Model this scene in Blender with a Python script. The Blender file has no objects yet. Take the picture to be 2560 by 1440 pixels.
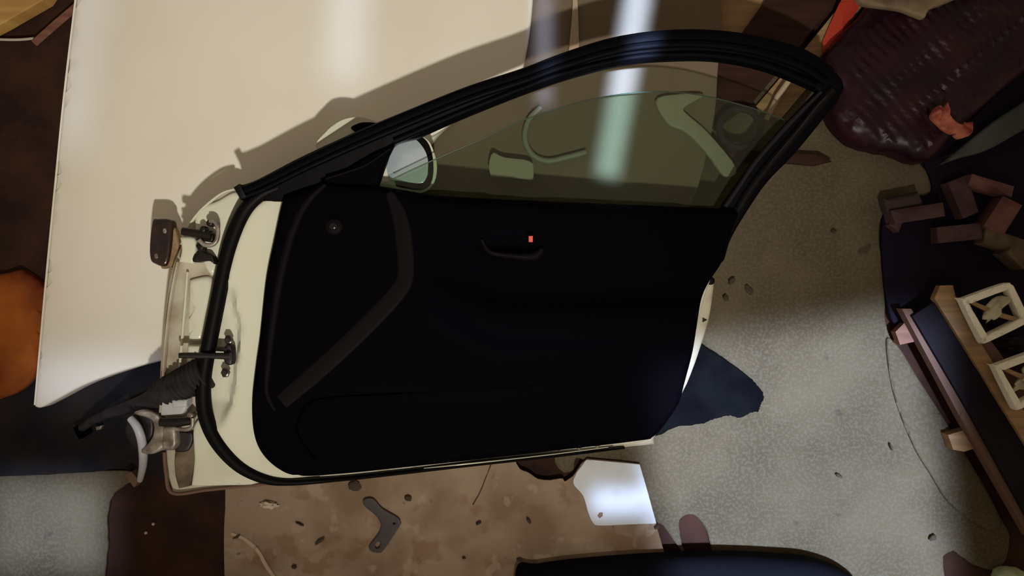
import bpy, bmesh, math, random
from mathutils import Vector, noise
from mathutils.geometry import delaunay_2d_cdt
R = math.radians
random.seed(7)
scene = bpy.context.scene
C = scene.collection

# ------------------------------------------------------------------ camera
CAM_H = 1.9
HALF = 0.605                                   # tan of half the horizontal field of view
cam_data = bpy.data.cameras.new('camera'); cam = bpy.data.objects.new('camera', cam_data); C.objects.link(cam)
cam_data.sensor_width = 36; cam_data.lens = 18 / HALF
cam.location = (0, 0, CAM_H); cam.rotation_euler = (0, 0, 0)
cam_data.clip_start = 0.02
scene.camera = cam
vs = scene.view_settings
vs.view_transform = 'Standard'; vs.look = 'None'; vs.gamma = 1; vs.exposure = 0.0; vs.use_curve_mapping = False

# ------------------------------------------------------------------ world
w = bpy.data.worlds.new('world'); scene.world = w; w.use_nodes = True
bg = w.node_tree.nodes['Background']; bg.inputs[0].default_value = (1.0, 0.78, 0.54, 1); bg.inputs[1].default_value = 0.25

# ------------------------------------------------------------------ lights
def look(o, target):
    o.rotation_euler = (Vector(target) - o.location).to_track_quat('-Z', 'Y').to_euler()
def spot(name, loc, target, power, color, size, angle, blend):
    d = bpy.data.lights.new(name, 'SPOT'); o = bpy.data.objects.new(name, d); C.objects.link(o)
    d.energy = power; d.color = color; d.shadow_soft_size = size; d.spot_size = R(angle); d.spot_blend = blend
    o.location = loc; look(o, target); return o
def daylight(name, loc, target, sx, sy, power, spread, color=(0.58, 0.72, 1.0), roll=0):
    d = bpy.data.lights.new(name, 'AREA'); o = bpy.data.objects.new(name, d); C.objects.link(o)
    d.shape = 'RECTANGLE'; d.size = sx; d.size_y = sy; d.energy = power; d.color = color; d.spread = R(spread)
    o.location = loc
    q = (Vector(target) - Vector(loc)).to_track_quat('-Z', 'Y')
    from mathutils import Quaternion
    o.rotation_euler = (q @ Quaternion((0, 0, 1), R(roll))).to_euler(); return o
def F(px, py, z=0.0):
    k = HALF / 1280 * (CAM_H - z)
    return Vector(((px - 1280) * k, (720 - py) * k, z))
spot('bulb', (0.2, -1.12, 2.5), (-0.22, 0.62, 0), 225, (1.0, 0.93, 0.80), 0.045, 57, 1.0)
# daylight that falls through gaps in the shed wall and roof
def gap(name, px, py, wpx, hpx, power, spread, lean=(0, 0.25), z=0.05, roll=0, h=2.3, color=(0.58, 0.72, 1.0)):
    t = F(px, py, z); s = HALF / 1280 * (CAM_H - z)
    loc = t + Vector((lean[0], lean[1], h))
    return daylight(name, loc, t, wpx * s, hpx * s, power, spread, color, roll=roll)
gap('gap_beam', 1584, 60, 58, 760, 1.0, 1.5, lean=(0.03, -0.45), roll=-14, color=(0.42, 0.62, 1.0))
gap('gap_beam_faint', 1360, 40, 36, 440, 0.08, 1.5, lean=(0.03, -0.45), roll=-4, color=(0.45, 0.62, 1.0))
gap('gap_hood', 880, -40, 40, 500, 0.03, 4, roll=-3)
gap('gap_lower_hood', 240, 960, 340, 110, 0.05, 5, lean=(0, -0.3))
gap('gap_hood_edge', 220, 120, 40, 500, 0.02, 4, roll=-8)
gap('gap_card', 1560, 1265, 150, 60, 0.032, 2, lean=(0, -0.3))
gap('gap_floor_left', 90, 1340, 300, 240, 0.38, 4, lean=(0, -0.3))
gap('gap_carpet', 2010, 1220, 720, 760, 4.5, 3.5, lean=(0.1, -0.4), roll=-6)

# ------------------------------------------------------------------ materials
def mat(name, col, rough=0.6, metal=0.0, spec=0.5, col2=None, scale=20, bump=0.0, bscale=200, coat=0.0, detail=6, contrast=(0.35, 0.65), fuzz=0.0, stretch=None):
    m = bpy.data.materials.new(name); m.use_nodes = True; nt = m.node_tree; n = nt.nodes; L = nt.links
    b = n['Principled BSDF']
    b.inputs['Base Color'].default_value = (*col, 1); b.inputs['Roughness'].default_value = rough
    b.inputs['Metallic'].default_value = metal; b.inputs['Specular IOR Level'].default_value = spec
    b.inputs['Coat Weight'].default_value = coat; b.inputs['Coat Roughness'].default_value = 0.08
    b.inputs['Sheen Weight'].default_value = fuzz
    tc = n.new('ShaderNodeTexCoord'); mp = n.new('ShaderNodeMapping'); L.new(tc.outputs['Object'], mp.inputs[0])
    if stretch: mp.inputs['Rotation'].default_value = (0, 0, stretch[0]); mp.inputs['Scale'].default_value = (stretch[1], stretch[2], 1)
    if col2:
        t = n.new('ShaderNodeTexNoise'); t.inputs['Scale'].default_value = scale; t.inputs['Detail'].default_value = detail
        L.new(mp.outputs[0], t.inputs['Vector'])
        r = n.new('ShaderNodeMapRange'); r.inputs[1].default_value = contrast[0]; r.inputs[2].default_value = contrast[1]
        L.new(t.outputs[0], r.inputs[0])
        mx = n.new('ShaderNodeMix'); mx.data_type = 'RGBA'; mx.inputs[6].default_value = (*col, 1); mx.inputs[7].default_value = (*col2, 1)
        L.new(r.outputs[0], mx.inputs[0]); L.new(mx.outputs[2], b.inputs['Base Color'])
    if bump:
        t = n.new('ShaderNodeTexNoise'); t.inputs['Scale'].default_value = bscale; t.inputs['Detail'].default_value = 4
        L.new(mp.outputs[0], t.inputs['Vector'])
        u = n.new('ShaderNodeBump'); u.inputs['Strength'].default_value = 1; u.inputs['Distance'].default_value = bump
        L.new(t.outputs[0], u.inputs['Height']); L.new(u.outputs[0], b.inputs['Normal'])
    return m
def speckle(m, col, scale, thr, amount=1.0):
    """second, finer layer of spots mixed over whatever feeds the base colour"""
    nt = m.node_tree; n = nt.nodes; L = nt.links; b = n['Principled BSDF']
    src = b.inputs['Base Color'].links[0].from_socket if b.inputs['Base Color'].is_linked else None
    tc = n.new('ShaderNodeTexCoord'); t = n.new('ShaderNodeTexNoise'); t.inputs['Scale'].default_value = scale; t.inputs['Detail'].default_value = 3
    L.new(tc.outputs['Object'], t.inputs['Vector'])
    r = n.new('ShaderNodeMapRange'); r.inputs[1].default_value = thr; r.inputs[2].default_value = thr + 0.06; r.inputs[4].default_value = amount
    L.new(t.outputs[0], r.inputs[0])
    mx = n.new('ShaderNodeMix'); mx.data_type = 'RGBA'
    if src: L.new(src, mx.inputs[6])
    else: mx.inputs[6].default_value = b.inputs['Base Color'].default_value[:]
    mx.inputs[7].default_value = (*col, 1); L.new(r.outputs[0], mx.inputs[0]); L.new(mx.outputs[2], b.inputs['Base Color'])
    return m

M = {}
M['earth'] = mat('earth', (0.046, 0.021, 0.014), 0.95, spec=0.1, col2=(0.022, 0.011, 0.010), scale=9, bump=0.004, bscale=60)
M['hood'] = mat('hood_paint', (0.82, 0.79, 0.71), 0.32, col2=(0.76, 0.72, 0.63), scale=2.2, detail=3, coat=0.25, contrast=(0.45, 0.7))
M['paint'] = mat('cream_paint', (0.64, 0.645, 0.53), 0.2, coat=0.6, col2=(0.55, 0.53, 0.41), scale=7, contrast=(0.5, 0.75))
M['paint_dull'] = mat('dull_cream_paint', (0.48, 0.44, 0.35), 0.45, col2=(0.28, 0.22, 0.15), scale=14, contrast=(0.45, 0.7))
M['grime'] = mat('grime_and_shade_brown', (0.16, 0.11, 0.065), 0.7, col2=(0.06, 0.035, 0.02), scale=30)  # real grime in the recess, painted shade along the shut face channel
M['trim'] = mat('black_trim', (0.0009, 0.0006, 0.0018), 0.7, spec=0.02, bump=0.0003, bscale=900)
M['trim_vinyl'] = mat('grey_black_vinyl', (0.0045, 0.0033, 0.004), 0.6, spec=0.05, bump=0.0003, bscale=700)
M['rubber'] = mat('black_rubber', (0.0025, 0.002, 0.0025), 0.5, spec=0.09)
M['frame'] = mat('satin_black_frame', (0.0015, 0.0014, 0.0025), 0.5, spec=0.04)
M['gloss_black'] = mat('gloss_black', (0.006, 0.005, 0.008), 0.15, spec=0.5)
M['dusty_rubber'] = mat('dusty_rubber', (0.028, 0.024, 0.028), 0.8, spec=0.2, col2=(0.013, 0.011, 0.013), scale=40)
M['dark_metal'] = mat('dark_metal', (0.009, 0.006, 0.006), 0.42, metal=0.3)
M['brown_metal'] = mat('waxed_brown_metal', (0.032, 0.016, 0.012), 0.22, spec=0.6, col2=(0.012, 0.007, 0.007), scale=30)
M['wax'] = mat('yellowed_wax_metal', (0.32, 0.22, 0.11), 0.4, col2=(0.18, 0.11, 0.05), scale=60)
M['steel'] = mat('dirty_steel', (0.34, 0.31, 0.27), 0.4, metal=0.4, col2=(0.14, 0.11, 0.09), scale=45)
M['pale_strip'] = mat('pale_plastic', (0.42, 0.43, 0.46), 0.45)
M['red'] = mat('red_tab', (0.75, 0.10, 0.08), 0.4)
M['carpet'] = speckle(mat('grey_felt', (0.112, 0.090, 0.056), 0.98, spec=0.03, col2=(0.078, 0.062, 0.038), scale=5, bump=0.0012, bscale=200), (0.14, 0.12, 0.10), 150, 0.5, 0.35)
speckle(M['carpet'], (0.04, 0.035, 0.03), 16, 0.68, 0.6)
M['black_carpet'] = mat('black_carpet', (0.003, 0.0025, 0.004), 1.0, spec=0.0, col2=(0.007, 0.008, 0.009), scale=12, bump=0.003, bscale=300)
M['mat_dark'] = mat('dark_mat', (0.010, 0.010, 0.014), 0.9, spec=0.1, col2=(0.022, 0.018, 0.018), scale=10, bump=0.002, bscale=120)
M['cardboard'] = speckle(mat('cardboard', (0.29, 0.215, 0.155), 0.9, spec=0.1, col2=(0.20, 0.135, 0.09), scale=7, bump=0.001, bscale=30, contrast=(0.42, 0.62)), (0.17, 0.085, 0.045), 11, 0.56, 0.45)
speckle(M['cardboard'], (0.36, 0.28, 0.21), 23, 0.60, 0.5)
speckle(M['cardboard'], (0.06, 0.04, 0.025), 60, 0.70, 0.6)
M['card_clean'] = mat('cardboard_clean', (0.17, 0.13, 0.092), 0.85, spec=0.1, col2=(0.15, 0.11, 0.08), scale=3)
M['torn'] = mat('torn_card_edge', (0.42, 0.33, 0.24), 0.9)
M['paper'] = mat('daylight_patch_white', (0.60, 0.64, 0.70), 0.7, col2=(0.48, 0.50, 0.53), scale=8, contrast=(0.5, 0.7))  # whitish colour stands in for the daylight pool on the cardboard
M['iron'] = mat('blackened_iron', (0.022, 0.016, 0.016), 0.6, col2=(0.03, 0.02, 0.018), scale=60)
M['maroon'] = mat('maroon_mesh_plastic', (0.026, 0.004, 0.009), 0.4, spec=0.25, col2=(0.010, 0.002, 0.007), scale=12)
M['sackload'] = mat('dark_bark', (0.02, 0.010, 0.012), 0.8)
M['orange'] = mat('orange_rubber', (0.34, 0.095, 0.018), 0.8, spec=0.1, col2=(0.11, 0.022, 0.008), scale=7)
M['peach'] = mat('peach_scrap', (0.55, 0.19, 0.11), 0.6, spec=0.2, col2=(0.20, 0.03, 0.03), scale=26)
M['wood_yellow'] = mat('yellow_wood', (0.52, 0.32, 0.09), 0.6, col2=(0.38, 0.20, 0.06), scale=6, stretch=(0.5, 1, 9))
M['wood_tan'] = mat('tan_wood', (0.36, 0.22, 0.10), 0.7, col2=(0.24, 0.15, 0.075), scale=7, stretch=(0.95, 1, 12))
M['wood_red'] = mat('reddish_wood', (0.20, 0.085, 0.05), 0.7, col2=(0.13, 0.05, 0.03), scale=8, stretch=(-0.5, 1, 9))
M['wood_dark'] = mat('dark_brown_wood', (0.045, 0.020, 0.015), 0.7, spec=0.1, col2=(0.030, 0.013, 0.010), scale=8, stretch=(0.9, 1, 9))
M['wood_black'] = mat('blackened_wood', (0.010, 0.008, 0.014), 0.8, spec=0.1, col2=(0.014, 0.012, 0.016), scale=10)
M['wood_pink'] = mat('pinkish_wood', (0.15, 0.085, 0.065), 0.8, spec=0.1, col2=(0.15, 0.09, 0.07), scale=12)
M['firewood'] = mat('firewood', (0.085, 0.048, 0.048), 0.85, spec=0.1, col2=(0.05, 0.027, 0.03), scale=20, bump=0.003, bscale=40)
M['firewood_pink'] = mat('pinkish_firewood', (0.16, 0.075, 0.07), 0.85, spec=0.1, col2=(0.09, 0.04, 0.04), scale=20, bump=0.003, bscale=40)
M['firewood_olive'] = mat('olive_firewood', (0.13, 0.095, 0.06), 0.85, spec=0.1, col2=(0.07, 0.05, 0.035), scale=20, bump=0.003, bscale=40)
M['bark'] = mat('bark', (0.03, 0.015, 0.015), 0.9, bump=0.004, bscale=60)
M['red_board'] = mat('red_painted_board', (0.45, 0.035, 0.015), 0.6)
M['wplastic'] = speckle(mat('white_plastic', (0.88, 0.86, 0.74), 0.5), (0.3, 0.2, 0.13), 70, 0.66, 0.5)
M['wrapper'] = mat('white_wrapper', (0.62, 0.58, 0.44), 0.4, col2=(0.35, 0.33, 0.24), scale=20)
M['blue_dark'] = mat('dark_blue_sheet', (0.006, 0.003, 0.010), 0.7, spec=0.1)
M['green_grey'] = mat('grey_green_sheet', (0.07, 0.08, 0.07), 0.8, spec=0.1, col2=(0.04, 0.048, 0.045), scale=8)
M['beige'] = mat('beige_sacking', (0.22, 0.16, 0.09), 0.8, col2=(0.10, 0.065, 0.045), scale=16)
M['mirror'] = mat('mirror_silver', (0.62, 0.74, 0.84), 0.22, metal=0.5)
M['crumb'] = mat('brown_crumb', (0.045, 0.03, 0.018), 0.9)
M['fluff'] = mat('white_fluff', (0.5, 0.42, 0.33), 1.0)
M['white_wire'] = mat('white_cable_sheath', (0.45, 0.42, 0.36), 0.5)
M['dull_loop'] = mat('dull_grey_loop', (0.20, 0.20, 0.16), 0.6)
M['pale_shape'] = mat('offwhite_piece', (0.27, 0.24, 0.18), 0.7)

def glass_mat():
    m = bpy.data.materials.new('green_tinted_glass'); m.use_nodes = True; nt = m.node_tree; n = nt.nodes; L = nt.links
    for x in list(n): n.remove(x)
    o = n.new('ShaderNodeOutputMaterial'); tr = n.new('ShaderNodeBsdfTransparent'); gl = n.new('ShaderNodeBsdfGlossy')
    tr.inputs[0].default_value = (0.80, 0.87, 0.80, 1); gl.inputs['Roughness'].default_value = 0.02
    fr = n.new('ShaderNodeFresnel'); fr.inputs[0].default_value = 1.5; mx = n.new('ShaderNodeMixShader')
    L.new(fr.outputs[0], mx.inputs[0]); L.new(tr.outputs[0], mx.inputs[1]); L.new(gl.outputs[0], mx.inputs[2]); L.new(mx.outputs[0], o.inputs[0])
    return m
M['glass'] = glass_mat()

# ------------------------------------------------------------------ geometry helpers
KPX = HALF / 1280
def const(z): return lambda x, y: z
def P(px, py, zf):
    z = 0.1
    for _ in range(6):
        s = KPX * (CAM_H - z); x = (px - 1280) * s; y = (720 - py) * s; z = zf(x, y)
    return Vector((x, y, z))
def pxof(x, y, z):
    s = KPX * (CAM_H - z); return (x / s + 1280, 720 - y / s)
def spline(pts, n=6, closed=True):
    """Catmull-Rom through the points; a third value of 1 marks a sharp corner"""
    N = len(pts); out = []
    def tan(i):
        p = pts[i]
        if len(p) > 2 and p[2]: return (0, 0)
        if not closed and i in (0, N - 1): return (0, 0)
        a, b = pts[(i - 1) % N], pts[(i + 1) % N]
        return ((b[0] - a[0]) / 2, (b[1] - a[1]) / 2)
    for i in range(N if closed else N - 1):
        p, q = pts[i], pts[(i + 1) % N]; m0, m1 = tan(i), tan((i + 1) % N)
        L = math.hypot(q[0] - p[0], q[1] - p[1])
        for k in range(3):
            pass
        for j in range(n):
            t = j / n; a = 2*t**3 - 3*t*t + 1; b = t**3 - 2*t*t + t; c = -2*t**3 + 3*t*t; d = t**3 - t*t
            out.append((a*p[0] + b*m0[0] + c*q[0] + d*m1[0], a*p[1] + b*m0[1] + c*q[1] + d*m1[1]))
    if not closed: out.append((pts[-1][0], pts[-1][1]))
    return out
def inpoly(x, y, poly):
    r = False; j = len(poly) - 1
    for i in range(len(poly)):
        xi, yi = poly[i][0], poly[i][1]; xj, yj = poly[j][0], poly[j][1]
        if (yi > y) != (yj > y) and x < (xj - xi) * (y - yi) / (yj - yi) + xi: r = not r
        j = i
    return r
import numpy as np
def bdist(pts, loops):
    pts = np.asarray(pts, float).reshape(-1, 2); best = np.full(len(pts), 1e9)
    for lp in loops:
        a = np.array([(p[0], p[1]) for p in lp]); b = np.roll(a, -1, 0); d = b - a; L2 = (d * d).sum(1) + 1e-12
        for i in range(len(a)):
            t = np.clip(((pts - a[i]) @ d[i]) / L2[i], 0, 1)
            q = a[i] + t[:, None] * d[i]
            best = np.minimum(best, np.hypot(*(pts - q).T))
    return best
def link(name, me, material, parent=None):
    o = bpy.data.objects.new(name, me); C.objects.link(o)
    if material is not None: me.materials.append(material)
    if parent is not None:
        o.parent = parent
        o.matrix_parent_inverse = parent.matrix_basis.inverted()
    return o
def finish(bm, name, material, parent=None, angle=40):
    bmesh.ops.recalc_face_normals(bm, faces=bm.faces[:])
    me = bpy.data.meshes.new(name); bm.to_mesh(me); bm.free()
    me.shade_smooth(); me.set_sharp_from_angle(angle=R(angle))
    return link(name, me, material, parent)
def sheet(name, outline, zf, thick, material, parent=None, holes=(), smooth=5, r=0.006, step=0.03, zbot=None, angle=40, world=False, jag=0):
    """solid plate: outline traced in the picture, laid on the surface zf at its own height, rounded rim of radius r"""
    def prep(o):
        q = spline(o, smooth) if smooth else [(p[0], p[1]) for p in o]
        if jag:
            q = [(a + random.uniform(-jag, jag), b + random.uniform(-jag, jag)) for a, b in q]
        return [P(a, b, zf) for a, b in q]
    loops = [prep(outline)] + [prep(h) for h in holes]
    # drop near-duplicates
    cl = []
    for lp in loops:
        c = []
        for p in lp:
            if not c or (p - c[-1]).length > 0.0006: c.append(p)
        if (c[0] - c[-1]).length < 0.0006: c.pop()
        cl.append(c)
    loops = cl
    V = []; E = []
    for lp in loops:
        b = len(V)
        for i, p in enumerate(lp): V.append((p.x, p.y)); E.append((b + i, b + (i + 1) % len(lp)))
    nb = len(V)
    cand = []
    if r > 0:
        for lp in loops:
            for i, p in enumerate(lp):
                a, c = lp[i - 1], lp[(i + 1) % len(lp)]; t = Vector((c.x - a.x, c.y - a.y)); 
                if t.length < 1e-7: continue
                t.normalize(); nx, ny = -t.y, t.x
                for f in (0.12, 0.35, 0.65, 1.0):
                    for s in (1, -1): cand.append((p.x + nx * r * f * s, p.y + ny * r * f * s, r * f * 0.93))
    xs = [v[0] for v in V]; ys = [v[1] for v in V]
    x = min(xs)
    row = 0
    while x < max(xs):
        y = min(ys) + (step / 2 if row % 2 else 0)
        while y < max(ys):
            cand.append((x, y, max(r * 1.15, step * 0.3))); y += step
        x += step * 0.87; row += 1
    if cand:
        cand = [c for c in cand if inpoly(c[0], c[1], loops[0]) and not any(inpoly(c[0], c[1], h) for h in loops[1:])]
    if cand:
        d = bdist([c[:2] for c in cand], loops)
        V += [(c[0], c[1]) for c, dd in zip(cand, d) if dd >= c[2] * 0.99]
    res = delaunay_2d_cdt([Vector(v) for v in V], E, [], 0, 1e-6)
    vs_, fs = res[0], res[2]
    dist = bdist([(v.x, v.y) for v in vs_], loops)
    bm = bmesh.new(); T = []; B = []
    for v, dd in zip(vs_, dist):
        z = zf(v.x, v.y)
        if r > 0:
            u = max(0.0, 1 - dd / r); z2 = z - r * (1 - math.sqrt(max(0, 1 - u * u)))
        else: z2 = z
        zb = (zbot(v.x, v.y) if zbot else z - thick)
        T.append(bm.verts.new((v.x, v.y, z2))); B.append(bm.verts.new((v.x, v.y, min(zb, z2 - 0.0004))))
    cnt = {}
    for f in fs:
        cx = sum(vs_[i].x for i in f) / 3; cy = sum(vs_[i].y for i in f) / 3
        if not inpoly(cx, cy, loops[0]) or any(inpoly(cx, cy, h) for h in loops[1:]): continue
        bm.faces.new([T[i] for i in f]); bm.faces.new([B[i] for i in reversed(f)])
        for a, b in ((f[0], f[1]), (f[1], f[2]), (f[2], f[0])): cnt[(a, b)] = 1
    for (a, b) in list(cnt):
        if (b, a) not in cnt:
            try: bm.faces.new([T[b], T[a], B[a], B[b]])
            except ValueError: pass
    for v in [v for v in bm.verts if not v.link_faces]: bm.verts.remove(v)
    return finish(bm, name, material, parent, angle)
ROUND = [(-1, 0), (-0.95, 0.35), (-0.75, 0.7), (-0.4, 0.93), (0, 1), (0.4, 0.93), (0.75, 0.7), (0.95, 0.35), (1, 0)]
FLAT = [(-1, 0), (-1, 0.6), (-0.9, 0.9), (-0.7, 1), (0.7, 1), (0.9, 0.9), (1, 0.6), (1, 0)]
GROOVE = [(-1, 0), (-1, 0.7), (-0.88, 0.95), (-0.6, 1), (-0.42, 0.97), (-0.36, 0.6), (-0.28, 0.6), (-0.2, 0.95), (0.2, 1.1), (0.55, 1.0), (0.62, 0.7), (0.8, 0.7), (0.92, 0.45), (1, 0)]
def sweep(name, path, zf, height, material, parent=None, profile=ROUND, n=8, closed=False, width=None, angle=50):
    """band along a path of (px, py, width_px)"""
    pts = spline([(p[0], p[1]) for p in path], n, closed); W = []
    segs = len(path) if closed else len(path) - 1
    for i in range(segs):
        a = path[i][2] if width is None else width; b = path[(i + 1) % len(path)][2] if width is None else width
        for j in range(n): W.append(a + (b - a) * j / n)
    if not closed: W.append(path[-1][2] if width is None else width)
    w3 = [P(a, b, zf) for a, b in pts]; bm = bmesh.new(); rings = []
    N = len(w3)
    for i, p in enumerate(w3):
        a = w3[(i - 1) % N] if (closed or i > 0) else p; c = w3[(i + 1) % N] if (closed or i < N - 1) else p
        t = Vector((c.x - a.x, c.y - a.y, 0)); t.normalize(); s = Vector((-t.y, t.x, 0)); hw = W[i] / 2 * KPX * (CAM_H - p.z)
        rings.append([bm.verts.new(p + s * (u * hw) + Vector((0, 0, h * height))) for u, h in profile])
    K = len(profile)
    for i in range(N if closed else N - 1):
        A, B = rings[i], rings[(i + 1) % N]
        for k in range(K): bm.faces.new([A[k], A[(k + 1) % K], B[(k + 1) % K], B[k]])
    if not closed: bm.faces.new(rings[0]); bm.faces.new(list(reversed(rings[-1])))
    return finish(bm, name, material, parent, angle)
def tube(name, pts, radii, material, parent=None, n=10, angle=60, squash=1.0, sub=1):
    if sub > 1:
        v = [(p[0], p[1], p[2]) for p in pts]; P2 = []; R2 = []
        rr = radii if isinstance(radii, (list, tuple)) else [radii] * len(pts)
        for i in range(len(v) - 1):
            p0 = Vector(v[max(i-1, 0)]); p1 = Vector(v[i]); p2 = Vector(v[i+1]); p3 = Vector(v[min(i+2, len(v)-1)])
            for j in range(sub):
                t = j / sub; P2.append(0.5*((2*p1) + (p2-p0)*t + (2*p0-5*p1+4*p2-p3)*t*t + (3*p1-p0-3*p2+p3)*t**3)); R2.append(rr[i] + (rr[i+1]-rr[i])*t)
        P2.append(Vector(v[-1])); R2.append(rr[-1]); pts = P2; radii = R2
    pts = [Vector(p) for p in pts]; bm = bmesh.new(); rings = []
    for i, p in enumerate(pts):
        a = pts[max(i - 1, 0)]; c = pts[min(i + 1, len(pts) - 1)]; t = (c - a).normalized()
        up = Vector((0, 0, 1)) if abs(t.z) < 0.9 else Vector((0, 1, 0)); s = t.cross(up).normalized(); u = s.cross(t)
        r = radii[i] if isinstance(radii, (list, tuple)) else radii
        rings.append([bm.verts.new(p + (s * math.cos(2*math.pi*k/n) + u * math.sin(2*math.pi*k/n) * squash) * r) for k in range(n)])
    for A, B in zip(rings, rings[1:]):
        for k in range(n): bm.faces.new([A[k], A[(k+1) % n], B[(k+1) % n], B[k]])
    bm.faces.new(rings[0]); bm.faces.new(list(reversed(rings[-1])))
    return finish(bm, name, material, parent, angle)
def lump(name, px, py, z, rx, ry, rz, material, parent=None, seed=0, amp=0.25, freq=3, rot=0, sub=3):
    bm = bmesh.new(); bmesh.ops.create_icosphere(bm, subdivisions=sub, radius=1)
    c = P(px, py, const(z)); s = KPX * (CAM_H - z); ca, sa = math.cos(rot), math.sin(rot)
    for v in bm.verts:
        k = 1 + amp * noise.noise(v.co * freq + Vector((seed * 7.1, seed, 0)))
        x, y, zz = v.co.x * rx * s * k, v.co.y * ry * s * k, v.co.z * rz * k
        v.co = Vector((c.x + x * ca - y * sa, c.y + x * sa + y * ca, max(c.z + zz, 0.0005)))
    return finish(bm, name, material, parent, 60)
def tag(o, label, cat, group=None, kind=None):
    o['label'] = label; o['category'] = cat
    if group: o['group'] = group
    if kind: o['kind'] = kind
    return o
def empty(name, loc, label, cat, group=None):
    o = bpy.data.objects.new(name, None); C.objects.link(o); o.location = loc; o.empty_display_size = 0.05
    return tag(o, label, cat, group)
def rect(cx, cy, w, h, a=0):
    ca, sa = math.cos(R(a)), math.sin(R(a)); q = []
    for x, y in ((-w/2, -h/2), (w/2, -h/2), (w/2, h/2), (-w/2, h/2)): q.append((cx + x*ca - y*sa, cy + x*sa + y*ca, 1))
    return q
def ring(cx, cy, rx, ry, n=12, rot=0):
    ca, sa = math.cos(R(rot)), math.sin(R(rot))
    return [(cx + rx*math.cos(2*math.pi*i/n)*ca - ry*math.sin(2*math.pi*i/n)*sa, cy + rx*math.cos(2*math.pi*i/n)*sa + ry*math.sin(2*math.pi*i/n)*ca) for i in range(n)]
def nz(x, y, f=8, s=0): return noise.noise(Vector((x * f, y * f, s)))

# ================================================================== SETTING
bm = bmesh.new(); bmesh.ops.create_grid(bm, x_segments=80, y_segments=60, size=1)
for v in bm.verts: v.co.x *= 2.2; v.co.y *= 1.7; v.co.z = -0.002 + 0.002 * nz(v.co.x, v.co.y, 3)
o = finish(bm, 'floor', M['earth']); o['kind'] = 'structure'

# ================================================================== things flat on the ground
CARPET_Z = lambda x, y: 0.007 + 0.0015 * nz(x, y, 4, 3)
carpet = sheet('carpet', [(1000, 140), (1500, 120), (1900, 120), (2090, 190), (2230, 330), (2330, 440, 1), (2352, 500), (2222, 520), (2200, 600), (2225, 700), (2215, 740), (2222, 830),
    (2290, 935), (2400, 1110), (2500, 1290), (2525, 1340), (2515, 1400), (2490, 1425), (2440, 1415), (2385, 1378, 1), (2360, 1392), (2362, 1440), (2360, 1560, 1),
    (1700, 1560, 1), (1690, 1440), (1775, 1405), (1768, 1330), (1735, 1288), (1700, 1300), (1703, 1350), (1718, 1396), (1690, 1360), (1650, 1310), (1610, 1330, 1), (1590, 1210), (1480, 1160), (1442, 1146), (1434, 1176), (1408, 1182), (1388, 1158), (1376, 1120), (1300, 1080, 1), (1000, 800, 1)],  # finger-shaped notches bare the dark floor in place of cast shadows
    CARPET_Z, 0.005, M['carpet'], r=0.004, step=0.035, jag=1.2)
sheet('carpet_flap', [(2218, 850), (2250, 870), (2290, 935), (2400, 1110), (2500, 1290), (2470, 1325), (2378, 1262), (2330, 1190), (2283, 1110), (2235, 980)], lambda x, y: CARPET_Z(x, y) + 0.008, 0.006, M['carpet'], carpet, r=0.005, step=0.02)
tag(carpet, 'large speckled grey felt carpet spread under the car door and right of it', 'carpet')
daylit_floor = sheet('carpet', [(-120, 1190, 1), (60, 1186), (200, 1180), (315, 1176), (330, 1200), (285, 1235), (268, 1290), (270, 1360), (262, 1440), (262, 1520, 1), (-120, 1520, 1)],
    lambda x, y: 0.006 + 0.002 * nz(x, y, 6), 0.006, M['carpet'], r=0.003, step=0.04, jag=1.5)  # pool of daylight on the floor, put in as a paler sheet
tag(daylit_floor, 'grey sheet standing in for a daylit floor patch in the lower left corner below the dark mat', 'carpet')
dm = sheet('floor_mat', [(-140, 985, 1), (110, 900), (420, 860), (620, 900, 1), (620, 1200, 1), (420, 1200), (335, 1172), (200, 1182), (60, 1190), (-140, 1196, 1)],
    lambda x, y: 0.012 + 0.003 * nz(x, y, 6), 0.012, M['mat_dark'], r=0.004, step=0.04, jag=1)
tag(dm, 'dark grey mat on the ground below the white hood, under the door hinges', 'mat')
# lower cardboard
def crease(x, y, a, b, wdt, h):
    a = P(*a, const(0.02)); b = P(*b, const(0.02)); d = Vector((b.x - a.x, b.y - a.y)); t = ((x - a.x) * d.x + (y - a.y) * d.y) / d.length_squared
    if t < -0.02 or t > 1.02: return 0
    t = min(max(t, 0), 1); q = math.hypot(x - a.x - t * d.x, y - a.y - t * d.y); return h * math.exp(-(q / wdt) ** 2)
def CB(x, y):
    z = 0.019 + 0.001 * nz(x, y, 5, 9)
    z += crease(x, y, (1060, 1378), (1500, 1290), 0.016, 0.004) + crease(x, y, (575, 1330), (640, 1370), 0.006, 0.004) + crease(x, y, (640, 1370), (690, 1450), 0.006, 0.005)
    z += crease(x, y, (1150, 1260), (1230, 1160), 0.004, 0.0015)
    return z
card = empty('cardboard_sheet', P(1100, 1300, const(0)), 'stained brown cardboard sheet under the bottom edge of the car door', 'cardboard')
sheet('sheet_body', [(562, 1080, 1), (1190, 1060, 1), (1240, 1140), (1288, 1150, 1), (1300, 1172), (1322, 1182), (1345, 1197), (1375, 1200), (1405, 1196), (1412, 1203), (1432, 1190), (1445, 1172), (1452, 1160), (1468, 1147, 1),
    (1600, 1160, 1), (1622, 1240), (1640, 1312), (1667, 1402), (1690, 1500, 1), (562, 1500, 1), (559, 1350), (563, 1240)], CB, 0.004, M['cardboard'], card, r=0.0015, step=0.016, smooth=4, jag=0.5)
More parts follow.
